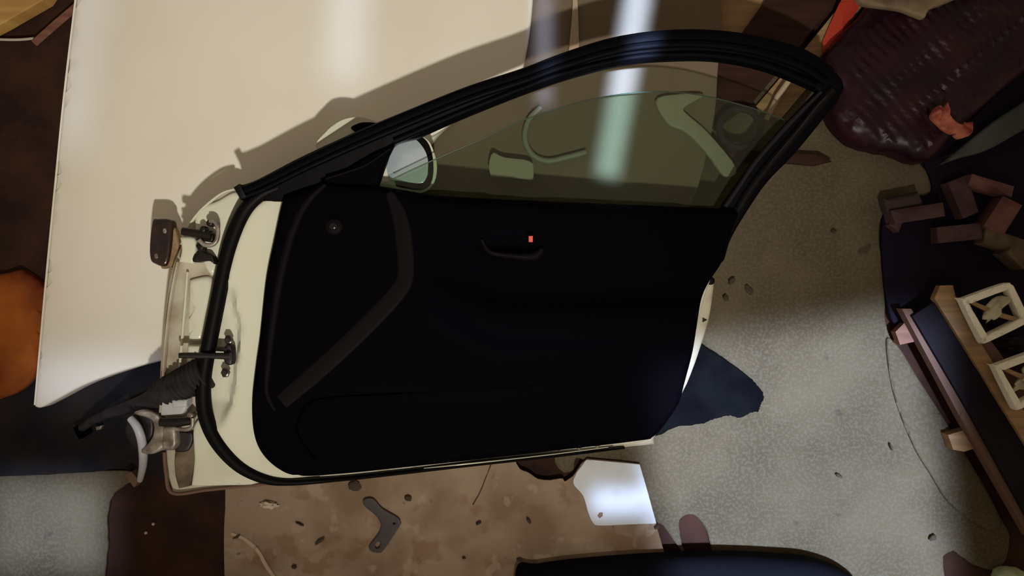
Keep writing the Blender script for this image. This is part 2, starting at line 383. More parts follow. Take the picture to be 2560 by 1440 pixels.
sheet('daylight_patch', [(1466, 1149, 1), (1599, 1161, 1), (1615, 1215), (1641, 1309, 1), (1580, 1311), (1500, 1314), (1482, 1306), (1470, 1280), (1458, 1240), (1434, 1210), (1440, 1185), (1452, 1168)], lambda x, y: CB(x, y) + 0.0012, 0.001, M['paper'], card, r=0.0006, step=0.02)  # bright light patch on the cardboard, built as a white layer
sweep('torn_fold', [(578, 1334, 8), (606, 1345, 9), (632, 1364, 10), (650, 1385, 9), (664, 1412, 10), (690, 1450, 9)], lambda x, y: CB(x, y), 0.0015, M['torn'], card)
sweep('torn_fold', [(1182, 1262, 4), (1200, 1230, 3), (1212, 1200, 3), (1228, 1160, 3)], lambda x, y: CB(x, y), 0.0008, M['crumb'], card)
# L bracket
br = sheet('metal_bracket', [(908, 1251), (921, 1245), (936, 1249), (956, 1271), (994, 1294), (1001, 1306), (998, 1317), (959, 1375), (944, 1382), (927, 1378), (923, 1366), (944, 1337), (952, 1317), (947, 1300), (937, 1287), (911, 1265)],
    const(0.0275), 0.004, M['iron'], holes=[ring(944, 1363, 6, 9, 10, 20), ring(985, 1308, 3.5, 3, 8)], r=0.001, step=0.01, smooth=6)
tag(br, 'black boomerang shaped steel bracket with two holes lying on stained cardboard', 'bracket')
# upper cardboard
UC = lambda x, y: 0.049 + 0.001 * nz(x, y, 3)
uc = sheet('cardboard_sheet', [(1220, -200, 1), (1790, -200, 1), (1803, 10), (1804, 60), (1795, 180), (1785, 300), (1745, 470), (1700, 560, 1), (1000, 560, 1), (1000, 330, 1), (1190, 180, 1)], UC, 0.010, M['card_clean'], r=0.003, step=0.05)
tag(uc, 'clean brown cardboard sheet behind the window opening, right of the white hood', 'cardboard')
st = sheet('wooden_strip', [(1433, -60, 1), (1441, -60, 1), (1446, 40), (1448, 140, 1), (1420, 140, 1), (1430, 40)], const(0.058), 0.007, M['torn'], r=0.002, step=0.02)
tag(st, 'thin tapering pale strip running up from the top of the window frame', 'strip')

# boards at the upper right
def board(name, outline, z, thick, m, label, cat='board', group=None, parent=None, r=0.003):
    o = sheet(name, outline, const(z), thick, m, parent, smooth=0, r=r, step=0.06)
    if label: tag(o, label, cat, group)
    return o
board('wooden_board', [(1810, -120), (1990, -120), (1780, 330), (1700, 330)], 0.020, 0.009, M['wood_tan'], 'tan wooden board, mostly under the broad dark brown board at the top')
board('wooden_board', [(2000, -120), (2180, -120), (1995, 122), (1880, 258), (1790, 325), (1720, 262), (1850, 90)], 0.034, 0.012, M['wood_dark'], 'broad dark brown board running under the top of the window frame')
board('wooden_board', [(2190, -120), (2225, -120), (2170, 0), (2095, 100), (2050, 160), (2035, 200), (1950, 300), (1890, 266), (2006, 130), (2112, 0)], 0.020, 0.006, M['wood_tan'], 'narrow tan board between the dark brown board and the maroon net sack')
board('painted_strip', [(2196, -120), (2240, -120), (2160, 0), (2110, 80), (2093, 95), (2075, 128), (2058, 140), (2056, 106), (2100, 6)], 0.028, 0.004, M['red_board'], 'bright red painted strip lying beside the maroon net sack', 'strip')
stake = sheet('wooden_stake', [(1780, 370, 1), (1950, 380, 1), (2050, 386, 1), (2082, 403, 1), (2040, 413, 1), (1940, 404, 1), (1780, 400, 1)], const(0.032), 0.018, M['wood_dark'], smooth=0, r=0.004, step=0.02)
tag(stake, 'dark pointed wooden stake sticking out right from under the window frame', 'stake')
sp = tube('wooden_stick', [P(1915, 300, const(0.03)), P(1945, 240, const(0.035)), P(1980, 190, const(0.04))], [0.006, 0.007, 0.006], M['torn'])
tag(sp, 'thin pale stick seen through the rear corner of the window opening', 'stick')

# solid pieces built under the door glass for the shapes seen in it
bent = sheet('bent_strip', [(1640, 250), (1690, 235), (1760, 236), (1712, 268), (1722, 288), (1770, 330), (1842, 420), (1812, 440), (1765, 380), (1715, 330), (1670, 308)], const(0.064), 0.012, M['pale_shape'], smooth=4, r=0.003, step=0.02)
tag(bent, 'pale bent strip seen through the green glass near the rear pillar', 'strip')
pc = sheet('pale_piece', [(1232, 382), (1260, 393), (1325, 403), (1334, 430), (1332, 452, 1), (1290, 446), (1228, 442, 1), (1222, 415)], const(0.076), 0.002, M['pale_shape'], smooth=4, r=0.001, step=0.02)
tag(pc, 'small pale flat shape seen through the green glass right of the mirror', 'card')
hs = tube('curved_tube', [P(a, b, const(0.058)) for a, b in [(1352, 268), (1322, 300), (1312, 345), (1330, 385), (1368, 402), (1420, 392), (1465, 380)]], 0.006, M['dull_loop'], sub=6)
tag(hs, 'thin curved grey loop under the green glass between the pale shape and light beam', 'hose')
lp = tube('curved_tube', [P(1850 + 52*math.cos(t/14*2*math.pi*0.93), 320 + 48*math.sin(t/14*2*math.pi*0.93), const(0.056)) for t in range(15)], 0.008, M['dusty_rubber'], sub=3)
tag(lp, 'dark coiled hose ring lying beside the rear pillar under the glass', 'hose')

# ================================================================== white hood
def HZ(x, y):
    z = 0.078 - 0.020 * ((x + 0.42) / 0.75) ** 2 - 0.012 * max(0, -y) 
    # pressed feature along the left side
    d = (x + 0.92 + 0.10 * (0.55 - y))
    z += -0.004 / (1 + math.exp(-(-d) / 0.012)) if True else 0
    return z
hood = empty('car_hood', P(500, 400, const(0)), 'large white painted car hood lying under the front of the door', 'car part')
ho = [(205, -220, 1), (190, -20), (160, 230), (135, 480), (112, 720), (96, 900), (84, 1016, 1), (100, 1020), (140, 1000), (210, 963), (300, 930), (395, 904), (520, 880), (700, 860), (900, 760), (980, 600), (1030, 440), (1082, 352), (1140, 296), (1230, 232), (1308, 175, 1), (1312, 150), (1326, 70), (1335, -40), (1340, -220, 1)]
sheet('hood_skin', ho, HZ, 0.02, M['hood'], hood, r=0.008, step=0.025, zbot=lambda x, y: 0.018 + 0.036 / (1 + math.exp(-(x + 0.36 + 0.1 * y) / 0.01)), smooth=6)
sweep('hood_hem', [(a, b, 5) for a, b in [(192, -20), (162, 230), (137, 480), (114, 720), (98, 900), (88, 1012)]], lambda x, y: HZ(x, y) - 0.006, 0.004, M['hood'], hood)

# ================================================================== car door
def D(x): return 0.095 - 0.10 * x                      # height of the outer skin: the front rides up on its mirror
def zo(off): return lambda x, y: D(x) + off
def zframe(off):
    return lambda x, y: D(x) + off + 0.26 * max(0, y - 0.16) + 0.15 * max(0, y - 0.16) ** 2
door = empty('car_door_assembly', P(1150, 760, zo(0)), 'cream car front door with black trim lying inner side up', 'car door')
dp = door
# outer skin with front shut face
skin = [(592, 470, 1), (560, 478), (510, 515), (475, 556), (452, 610), (425, 680), (408, 800), (398, 920), (394, 1020), (408, 1060), (412, 1140), (418, 1190), (432, 1236, 1), (540, 1222), (650, 1212), (800, 1196), (1100, 1165), (1400, 1135), (1637, 1112, 1), (1636, 1096, 1), (1660, 1060), (1718, 962), (1765, 830), (1780, 765), (1787, 705, 1), (1770, 690), (1795, 620), (1700, 560, 1), (1200, 540, 1), (760, 520, 1)]
outer = sheet('outer_panel', skin, lambda x, y: D(x) + 0.030 - 0.006 * max(0, (-0.60 - x) / 0.1), 0.03, M['paint_dull'], dp, r=0.008, step=0.03, zbot=lambda x, y: D(x) + 0.004)
# front shut face relief
sweep('shut_face_ridge', [(447, 655, 8), (430, 740, 9), (416, 860, 9), (409, 960, 9), (404, 1030, 8)], zo(0.034), 0.010, M['paint_dull'], outer)
sweep('shut_face_ridge', [(470, 680, 6), (462, 780, 7), (452, 900, 7), (444, 1000, 6)], zo(0.033), 0.006, M['paint'], outer)
sweep('channel_shadow_line', [(428, 735, 10), (420, 800, 11), (414, 880, 11), (408, 960, 8)], zo(0.033), 0.003, M['grime'], outer)  # brown strip painted for the dark shadow line in the channel
sweep('panel_rim', [(588, 474, 5), (556, 484, 6), (510, 520, 6), (476, 562, 6), (455, 612, 6)], zo(0.034), 0.008, M['paint'], outer)
sheet('hinge_mount', [(487, 535), (545, 500), (585, 480), (600, 500), (570, 560), (550, 640), (530, 690), (500, 640)], zo(0.042), 0.012, M['paint'], outer, r=0.008, step=0.02)
sheet('hinge_mount', [(470, 700, 1), (520, 690), (530, 720), (515, 790), (505, 850), (468, 850, 1)], zo(0.041), 0.010, M['paint'], outer, r=0.010, step=0.02)
sheet('hinge_mount', [(466, 862, 1), (508, 860, 1), (500, 940, 1), (462, 938, 1)], zo(0.041), 0.010, M['paint'], outer, r=0.010, step=0.02)
sheet('connector_block', [(398, 985, 1), (470, 978, 1), (472, 1010), (455, 1040, 1), (400, 1040, 1)], zo(0.050), 0.02, M['pale_strip'], outer, r=0.006, step=0.02)
sheet('connector_block', [(428, 1000, 1), (468, 998, 1), (466, 1018, 1), (430, 1020, 1)], zo(0.060), 0.02, M['pale_strip'], outer, r=0.004, step=0.02)
sheet('grimy_recess', [(440, 1125), (482, 1090), (488, 1150), (476, 1215, 1), (446, 1222, 1), (436, 1180)], zo(0.034), 0.006, M['grime'], outer, r=0.004, step=0.02)
sweep('hem_flange', [(412, 1130, 9), (416, 1180, 10), (432, 1232, 9), (520, 1224, 9), (640, 1212, 8), (800, 1196, 7)], zo(0.034), 0.006, M['wood_pink'], outer)
sheet('lower_skin', [(482, 1070), (510, 1050), (560, 1130), (650, 1205), (560, 1215), (476, 1217, 1), (484, 1150)], zo(0.040), 0.012, M['paint'], outer, r=0.006, step=0.02)
# inner painted panel
inner_o = [(712, 486, 1), (668, 490), (625, 525), (592, 590), (565, 680), (545, 780), (525, 880), (508, 960), (520, 1050), (560, 1120), (620, 1175), (700, 1200), (800, 1192), (1100, 1162), (1400, 1132), (1600, 1108), (1640, 1070), (1700, 985), (1725, 900), (1745, 820), (1765, 740), (1785, 680), (1800, 600), (1700, 520, 1), (1200, 515, 1), (800, 500, 1)]
def zin(x, y):
    # shoulder: outer half lower than the inner half, the step runs down the front edge
    px, py = pxof(x, y, D(x) + 0.075)
    xs = 583 + 14 * max(0, min(1, (py - 770) / 45)) if py < 815 else (597 - 0.12 * (py - 815) if py < 1000 else 575 - 0.35 * (py - 1000))
    fade = max(0, min(1, (py - 700) / 80)) * max(0, min(1, (1075 - py) / 70))
    return D(x) + 0.078 - 0.030 * fade / (1 + math.exp((px - xs) / 3.5))
inner = sheet('inner_panel', inner_o, zin, 0.04, M['paint'], dp, r=0.012, step=0.0085, zbot=zo(0.028))
# weatherstrip
ws = sweep('weatherstrip', [(700, 470, 26), (655, 488, 34), (612, 530, 40), (578, 610, 40), (556, 700, 38), (538, 790, 38), (522, 870, 38), (510, 950, 38), (513, 1030, 38), (542, 1100, 38), (595, 1160, 34), (660, 1194, 28), (730, 1203, 20), (850, 1195, 15), (1000, 1179, 14), (1200, 1156, 14), (1400, 1135, 12), (1560, 1117, 6)],
    zo(0.068), 0.018, M['rubber'], dp, n=8)
sweep('drip_seal', [(1060, 1170, 2), (1160, 1160, 4), (1280, 1147, 3), (1400, 1133, 3), (1520, 1117, 3)], zo(0.084), 0.004, M['paint'], inner)
# window frame
f_out = [(592, 470, 1), (598, 462, 1), (640, 448), (740, 396), (840, 349), (940, 305), (1150, 221), (1300, 172), (1420, 126), (1540, 92), (1680, 75), (1800, 78), (1920, 97), (2030, 138), (2095, 183), (2112, 212), (2105, 236), (2080, 272), (1990, 382), (1920, 455), (1865, 535), (1828, 600), (1812, 650), (1795, 660, 1), (1780, 540, 1), (1300, 530, 1), (700, 520, 1), (640, 500), (600, 497, 1)]
f_in = [(945, 463, 1), (965, 405), (985, 362), (1040, 345, 1), (1150, 296), (1300, 236), (1420, 194), (1560, 159), (1680, 148), (1800, 150), (1920, 175), (2044, 226, 1), (1962, 312), (1885, 400), (1835, 470), (1802, 520, 1), (1560, 510), (1300, 499), (1100, 488), (1020, 476)]
frame = sheet('window_frame', f_out, zframe(0.075), 0.02, M['frame'], dp, holes=[f_in], r=0.008, step=0.03, smooth=6)
sweep('frame_seal', [(604, 484, 34), (660, 462, 34), (760, 412, 36), (850, 370, 38), (950, 326, 40), (1160, 240, 40), (1310, 190, 40), (1430, 146, 42), (1550, 112, 44), (1680, 97, 46), (1800, 100, 48), (1915, 120, 50), (2010, 152, 54), (2072, 194, 50)],
    zframe(0.074), 0.010, M['frame'], frame, profile=GROOVE, n=10)
sweep('frame_seal', [(985, 352, 20), (1150, 282, 18), (1300, 222, 18), (1420, 180, 18), (1560, 147, 18), (1680, 136, 18), (1800, 139, 20), (1920, 163, 22), (2040, 212, 22)], zframe(0.073), 0.007, M['frame'], frame, n=8)
sweep('rear_pillar_seal', [(2080, 225, 26), (2025, 290, 26), (1960, 368, 26), (1900, 440, 26), (1850, 515, 26), (1820, 580, 20)], zframe(0.076), 0.010, M['rubber'], frame, n=8)
sweep('rear_pillar_trim', [(2068, 238, 5), (2040, 268, 7), (1998, 322, 7), (1960, 366, 6), (1920, 412, 4)], zframe(0.085), 0.003, M['gloss_black'], frame, n=8)
sweep('run_channel', [(2050, 232, 14), (1972, 312, 14), (1895, 398, 14), (1845, 470, 14), (1812, 518, 14)], zframe(0.070), 0.008, M['gloss_black'], frame, n=8)
sheet('seal_end', [(583, 468, 1), (597, 459, 1), (614, 492, 1), (600, 499, 1)], zframe(0.090), 0.02, M['rubber'], frame, r=0.003, step=0.01, smooth=0)
# mirror sail cover
sail = sheet('mirror_sail', [(800, 452), (850, 432), (930, 385), (985, 362, 1), (962, 410), (945, 464, 1), (880, 462)], zframe(0.090), 0.015, M['trim'], dp, r=0.006, step=0.02)
sweep('sail_edge', [(815, 447, 5), (870, 430, 6), (920, 410, 6), (975, 372, 4)], zframe(0.092), 0.004, M['trim_vinyl'], sail)
# glass
g_out = [(950, 462, 1), (990, 442), (1075, 404), (1200, 350), (1300, 303), (1420, 264), (1520, 241), (1620, 230), (1740, 236), (1880, 270), (1985, 312, 1), (1885, 420), (1830, 520, 1), (1780, 560, 1), (1300, 540, 1), (960, 500, 1)]
gl = sheet('window_glass', g_out, zframe(0.048), 0.004, M['glass'], dp, r=0.0008, step=0.05)
sweep('glass_edge', [(a, b, 3.2) for a, b in [(985, 446), (1075, 404), (1200, 350), (1300, 303), (1420, 264), (1520, 241), (1620, 230), (1740, 236), (1880, 270), (1975, 306)]], zframe(0.0472), 0.002, mat('glass_edge_green', (0.03, 0.05, 0.035), 0.3), gl, n=8)
# interior trim panel
t_out = [(706, 492, 1), (745, 476), (800, 456, 1), (880, 460), (945, 464), (1010, 479), (1060, 486), (1300, 500), (1560, 511), (1802, 521), (1850, 535, 1), (1822, 605), (1808, 655), (1776, 705), (1758, 745), (1748, 800), (1735, 880), (1713, 965), (1700, 1010), (1665, 1064), (1635, 1095), (1590, 1106), (1300, 1140), (1000, 1173), (840, 1189), (740, 1193), (690, 1174), (650, 1135), (630, 1085), (625, 1010), (634, 920), (645, 840), (660, 700), (680, 600), (697, 520)]
HANDLE = ring(1275, 610, 88, 32, 14, 4)
def ztrim(x, y):
    z = D(x) + 0.104
    px, py = pxof(x, y, z)
    # armrest swell
    t = 1 / (1 + math.exp(-(py - (700 + 60 * min(1, max(0, (px - 1080) / 170)))) / 10)) * 1 / (1 + math.exp((py - (790 + 70 * min(1, max(0, (px - 1080) / 170)))) / 10))
    if px > 1040: z += 0.022 * t * min(1, (px - 1040) / 150)
    # shallow dish for the handle
    q = ((px - 1275) / 88) ** 2 + ((py - 610) / 32) ** 2
    if q < 1: z -= 0.014 * (1 - q)
    # map pocket
    if py > 985 and px > 740:
        z -= 0.006
    return z
trim = sheet('door_trim', t_out, ztrim, 0.03, M['trim'], dp, r=0.014, step=0.013, zbot=zo(0.072), smooth=6)
sweep('trim_ridge', [(815, 462, 10), (765, 510, 20), (728, 590, 22), (702, 690, 22), (684, 800, 20), (672, 900, 18), (668, 980, 14), (690, 1025, 10)], zo(0.101), 0.008, M['trim_vinyl'], trim, n=8)
sweep('trim_band', [(972, 482, 14), (996, 530, 38), (1010, 600, 44), (1014, 690, 42), (990, 735, 44), (930, 800, 46), (860, 868, 46), (780, 940, 46), (705, 1003, 40)], zo(0.102), 0.006, M['trim_vinyl'], trim, profile=FLAT, n=8)
sweep('pocket_edge', [(790, 1150, 5), (745, 1090, 6), (752, 1040, 6), (800, 1000, 6), (1000, 985, 5), (1400, 960, 4)], zo(0.100), 0.005, M['trim'], trim, n=8)
scap = lump('screw_cap', 835, 566, D(-0.33) + 0.107, 23, 21, 0.007, M['trim_vinyl'], trim, amp=0.0)
lump('screw_cap_centre', 833, 566, D(-0.33) + 0.113, 11, 10, 0.004, M['gloss_black'], trim, amp=0.0)
hb = sweep('inner_handle', [(1205, 600, 10), (1225, 630, 14), (1280, 640, 16), (1335, 640, 22), (1355, 622, 16)], lambda x, y: ztrim(x, y) - 0.001, 0.012, M['trim_vinyl'], trim, n=8)
sheet('lock_tab', [(1322, 590, 1), (1332, 590, 1), (1332, 605, 1), (1322, 605, 1)], lambda x, y: D(x) + 0.112, 0.010, M['red'], hb, smooth=0, r=0.001, step=0.01)
sheet('lock_lever', [(1316, 582, 1), (1340, 582, 1), (1342, 612, 1), (1316, 612, 1)], lambda x, y: D(x) + 0.1085, 0.012, M['trim'], hb, smooth=0, r=0.002, step=0.01)
# rear shut face: lock and striker details
lt = sheet('latch_plug', ring(1779, 702, 9, 10), zo(0.066), 0.02, M['rubber'], dp, r=0.004, step=0.01)
sheet('latch_slot', [(1757, 795, 1), (1768, 800, 1), (1757, 806, 1)], zo(0.0335), 0.004, M['dark_metal'], dp, smooth=0, r=0, step=0.01)
# door check
dc = sweep('check_strap', [(452, 888, 13), (480, 888, 14), (530, 889, 14), (578, 890, 18)], zo(0.086), 0.012, M['dark_metal'], dp, profile=FLAT, n=5)
sheet('check_bracket', [(560, 868), (577, 862), (582, 890), (578, 912), (560, 906)], zo(0.082), 0.02, M['dark_metal'], dc, r=0.004, step=0.01)
sheet('check_bracket', [(538, 868, 1), (566, 870, 1), (566, 880, 1), (538, 878, 1)], zo(0.088), 0.02, M['dark_metal'], dc, r=0.003, step=0.01, smooth=0)
for a, b in ((569, 850), (561, 932)):
    bt = sheet('mounting_bolt', ring(a, b, 10, 13, 6), zo(0.076), 0.012, M['brown_metal'], dp, r=0.002, step=0.01, smooth=0)
    sheet('bolt_head', ring(a, b, 5, 6, 6), zo(0.082), 0.012, M['dark_metal'], bt, r=0.001, step=0.01, smooth=0)
# grime smudges round the check strap are rust stains on the painted face
# upper hinge
uh = bpy.data.objects.new('upper_hinge', None); C.objects.link(uh); uh.parent = dp; uh.location = P(440, 610, zo(0.03)) - dp.location
def hinge_part(*a, **k): return a
bpy.context.view_layer.update()
def under(o, par):
    o.parent = par; o.matrix_parent_inverse = par.matrix_world.inverted(); return o
def hsheet(par, *a, **k): return under(sheet(*a, **k), par)
hsheet(uh, 'hinge_plate', [(378, 552), (392, 546), (420, 547), (431, 560), (429, 610), (421, 655), (408, 667), (385, 660), (373, 648), (371, 610)], lambda x, y: 0.172, 0.022, M['brown_metal'], r=0.009, step=0.01)
hsheet(uh, 'hinge_leaf', [(421, 560), (436, 572), (446, 600), (448, 640), (438, 665), (418, 668), (400, 662)], lambda x, y: 0.166, 0.02, M['wax'], r=0.005, step=0.01)
for a, b in ((411, 577), (390, 640)):
    hsheet(uh, 'hinge_bolt', ring(a, b, 5, 7, 8), lambda x, y: 0.175, 0.008, M['steel'], r=0.002, step=0.01)
hsheet(uh, 'hinge_block', [(448, 593, 1), (484, 594), (489, 625), (482, 660, 1), (445, 655, 1), (452, 625)], lambda x, y: 0.216, 0.04, M['paint'], r=0.006, step=0.01)
under(tube('hinge_pin', [P(456, 578, const(0.222)), P(490, 584, const(0.222)), P(530, 590, const(0.222))], [0.008, 0.009, 0.010], M['dark_metal']), uh)
hsheet(uh, 'hinge_knuckle', [(500, 586, 1), (534, 584, 1), (532, 606, 1), (486, 600, 1)], lambda x, y: 0.224, 0.03, M['dark_metal'], r=0.004, step=0.01)
hsheet(uh, 'hinge_arm', [(488, 612), (510, 612), (508, 628), (530, 636), (535, 660), (520, 652), (482, 655), (484, 636), (495, 630)], lambda x, y: 0.218, 0.03, M['dark_metal'], r=0.004, step=0.01)
under(tube('spring_wire', [P(a, b, const(0.228)) for a, b in [(498, 600), (512, 612), (530, 612), (542, 600), (545, 575), (538, 555), (524, 552)]], 0.0045, M['steel'], sub=5), uh)
hsheet(uh, 'hinge_bolt', ring(523, 557, 9, 9), lambda x, y: 0.226, 0.02, M['dark_metal'], r=0.004, step=0.01)
hsheet(uh, 'hinge_bolt', ring(506, 573, 8, 9), lambda x, y: 0.230, 0.02, M['dark_metal'], r=0.004, step=0.01)
# lower hinge
lh = bpy.data.objects.new('lower_hinge', None); C.objects.link(lh); lh.parent = dp; lh.location = P(400, 1080, zo(0.02)) - dp.location
bpy.context.view_layer.update()
hsheet(lh, 'hinge_plate', [(318, 1048), (345, 1030), (378, 1040), (384, 1080), (372, 1115), (345, 1125), (322, 1105), (310, 1080)], lambda x, y: 0.185, 0.03, M['dark_metal'], r=0.006, step=0.01)
hsheet(lh, 'hinge_leaf', [(332, 1034), (360, 1024), (392, 1035), (412, 1050), (438, 1056), (440, 1095), (432, 1125), (405, 1127), (375, 1137), (350, 1130), (372, 1105), (382, 1078), (375, 1050)], lambda x, y: 0.205 + 0.008 * nz(x, y, 40), 0.018, M['steel'], r=0.006, step=0.008)
hsheet(lh, 'hinge_block', [(405, 1068, 1), (438, 1062, 1), (442, 1110), (430, 1128, 1), (402, 1122, 1)], lambda x, y: 0.218, 0.04, M['steel'], r=0.008, step=0.008)
under(tube('hinge_pin', [P(400, 1056, const(0.222)), P(440, 1056, const(0.222)), P(478, 1052, const(0.222))], [0.008, 0.010, 0.008], M['dark_metal']), lh)
hsheet(lh, 'hinge_bolt', ring(474, 1040, 9, 9), lambda x, y: 0.225, 0.02, M['steel'], r=0.004, step=0.01)
under(tube('spring_wire', [P(a, b, const(0.226)) for a, b in [(440, 1072), (465, 1074), (480, 1066), (482, 1045)]], 0.004, M['steel'], sub=5), lh)
hsheet(lh, 'hinge_recess', [(440, 1078, 1), (480, 1080, 1), (482, 1100), (468, 1128), (436, 1130, 1)], lambda x, y: D(x) + 0.040, 0.01, M['dark_metal'], r=0.003, step=0.01)
# wiring boot
bp = []; brd = []
path = [(515, 930, 0.215, 0.032), (472, 952, 0.212, 0.031), (430, 972, 0.205, 0.028), (392, 992, 0.190, 0.025)]
N = 97
for i in range(N):
    t = i / (N - 1) * 3; k = min(int(t), 2); f = t - k; a, b = path[k], path[k + 1]
    q = [a[j] + (b[j] - a[j]) * f for j in range(4)]
    bp.append(P(q[0], q[1], const(q[2]))); brd.append(q[3] * (1 + 0.10 * math.sin(i * math.pi / 4)))
boot = tube('wiring_boot', bp, brd, M['dusty_rubber'], dp, n=18, angle=80)
tube('wiring_loom', [P(a, b, const(z)) for a, b, z in [(400, 988, 0.192), (365, 1006, 0.165), (325, 1018, 0.125), (280, 1030, 0.08), (235, 1050, 0.055), (205, 1070, 0.035)]], [0.023, 0.019, 0.014, 0.0105, 0.009, 0.009], M['dusty_rubber'], boot, sub=6, n=12)
sheet('wiring_plug', [(180, 1070, 1), (205, 1058, 1), (218, 1085, 1), (195, 1100, 1)], const(0.042), 0.026, M['trim'], boot, smooth=0, r=0.004, step=0.01)
sheet('wiring_plug', [(238, 1068, 1), (254, 1064, 1), (250, 1074, 1), (240, 1076, 1)], const(0.030), 0.012, M['steel'], boot, smooth=0, r=0.002, step=0.01)
# side mirror below the window opening
mh = bpy.data.objects.new('side_mirror', None); C.objects.link(mh); mh.parent = dp; mh.location = P(940, 390, const(0.12)) - dp.location
bpy.context.view_layer.update()
bm = bmesh.new(); bmesh.ops.create_uvsphere(bm, u_segments=40, v_segments=24, radius=1)
for v in bm.verts:
    x, y, z = v.co
    sx = math.copysign(abs(x) ** 0.8, x); sy = math.copysign(abs(y) ** 0.8, y)
    v.co = Vector((sx, sy, z))
# housing as a lofted shell: outline traced, domed towards the hood
def shell(name, outline, ztop, depth, material, par, n=7):
    pts = [P(a, b, const(ztop + 0.055 * min(1, max(0, (925 - a) / 90)))) for a, b in spline(outline, 6)]; c = sum(pts, Vector()) / len(pts); bm2 = bmesh.new(); rings = []
    for i in range(n):
        t = i / n * math.pi / 2; k = math.cos(t) ** 0.6
        rings.append([bm2.verts.new((c.x + (p.x - c.x) * k, c.y + (p.y - c.y) * k, p.z - (depth + p.z - ztop) * math.sin(t))) for p in pts])
    tip = bm2.verts.new((c.x, c.y, ztop - depth))
    for A, B in zip(rings, rings[1:]):
        for j in range(len(A)): bm2.faces.new([A[j], A[(j+1) % len(A)], B[(j+1) % len(A)], B[j]])
    for j in range(len(pts)): bm2.faces.new([rings[-1][j], rings[-1][(j+1) % len(pts)], tip])
    bm2.faces.new(list(reversed(rings[0])))
    return under(finish(bm2, name, material, None, 60), par)
bm.free()
shell('mirror_housing', [(790, 372), (815, 330), (850, 303), (890, 293), (930, 300), (985, 325), (1045, 338), (1073, 355), (1089, 395), (1092, 430), (1082, 462), (1055, 482), (1010, 480), (940, 470), (860, 420)], 0.150, 0.060, M['paint'], mh)
hsheet(mh, 'mirror_gap', [(878, 322), (890, 310), (912, 305), (945, 309), (960, 330), (920, 345)], const(0.195), 0.004, M['trim'], r=0.002, step=0.01)
hsheet(mh, 'mirror_bezel', [(925, 452), (962, 375), (1000, 345), (1040, 338), (1066, 352), (1080, 385), (1083, 430), (1074, 462), (1050, 474), (1000, 468), (940, 464)], const(0.155), 0.006, M['rubber'], r=0.003, step=0.01)
hsheet(mh, 'mirror_glass', [(945, 448, 1), (968, 395), (985, 362, 1), (1030, 346), (1056, 366), (1069, 395), (1070, 425), (1067, 442), (1052, 458), (1000, 453)], lambda x, y: 0.159 + 0.10 * (-0.19 - x) * 0 , 0.003, M['mirror'], r=0.0008, step=0.02)

# curved pale strip and tip near the lower hinge
cs = tube('trim_strip', [P(a, b, const(z)) for a, b, z in [(326, 1046, 0.20), (342, 1066, 0.205), (353, 1095, 0.20), (358, 1130, 0.18), (357, 1165, 0.13), (350, 1200, 0.06)]], [0.007, 0.0085, 0.009, 0.009, 0.008, 0.006], M['pale_strip'], sub=6)
under(cs, lh); cs.name = 'cable_sleeve'
hsheet(lh, 'cable_end', [(310, 1190, 1), (326, 1180, 1), (346, 1203, 1), (333, 1220, 1)], const(0.055), 0.03, M['wood_pink'], smooth=0, r=0.004, step=0.01)
# black carpet scrap under the rear corner of the door
bc = sheet('carpet_scrap', [(1560, 900, 1), (1690, 820, 1), (1762, 866), (1800, 890), (1850, 925), (1890, 958), (1911, 990), (1904, 1010), (1896, 1030, 1), (1880, 1032), (1850, 1045), (1825, 1040), (1790, 1046), (1755, 1060), (1690, 1068), (1640, 1092), (1560, 1110, 1)],
    lambda x, y: 0.032 + 0.006 * nz(x, y, 8), 0.010, M['black_carpet'], r=0.003, step=0.02, jag=1.5, smooth=8)
tag(bc, 'black frayed carpet scrap sticking out under the lower rear door corner', 'carpet scrap')

# ================================================================== left edge
oc = sheet('rubber_glove', [(-140, 700, 1), (0, 684), (45, 674), (62, 682), (90, 700), (106, 720, 1), (95, 900, 1), (84, 940), (50, 975), (-20, 1008), (-140, 1060, 1)], lambda x, y: 0.030 + 0.020 * nz(x, y, 9, 2) + 0.014 * nz(x, y, 22, 5), 0.012, M['orange'], r=0.01, step=0.012, zbot=const(0.001))
oc.name = 'orange_cloth'; tag(oc, 'crumpled orange cloth at the left edge beside the white hood', 'cloth')
board('wooden_plank', [(-120, -120), (190, -120), (108, 0), (0, 62), (-120, 125)], 0.045, 0.04, M['wood_yellow'], 'yellow wooden plank in the upper left corner', 'plank')
tb = tube('wooden_stick', [P(86, 108, const(0.0095)), P(140, 60, const(0.008)), P(205, 5, const(0.0065))], [0.0085, 0.009, 0.009], M['wood_red'], n=6, angle=30)
tag(tb, 'reddish brown wooden stick poking out left of the hood near the plank', 'stick')
wr = tube('white_cable', [P(a, b, const(0.012)) for a, b in [(-60, 96), (10, 99), (50, 99), (84, 96)]], 0.003, M['white_wire'], sub=6)
wr.name = 'cable'; tag(wr, 'thin white cable on the dark ground in the upper left corner', 'cable')

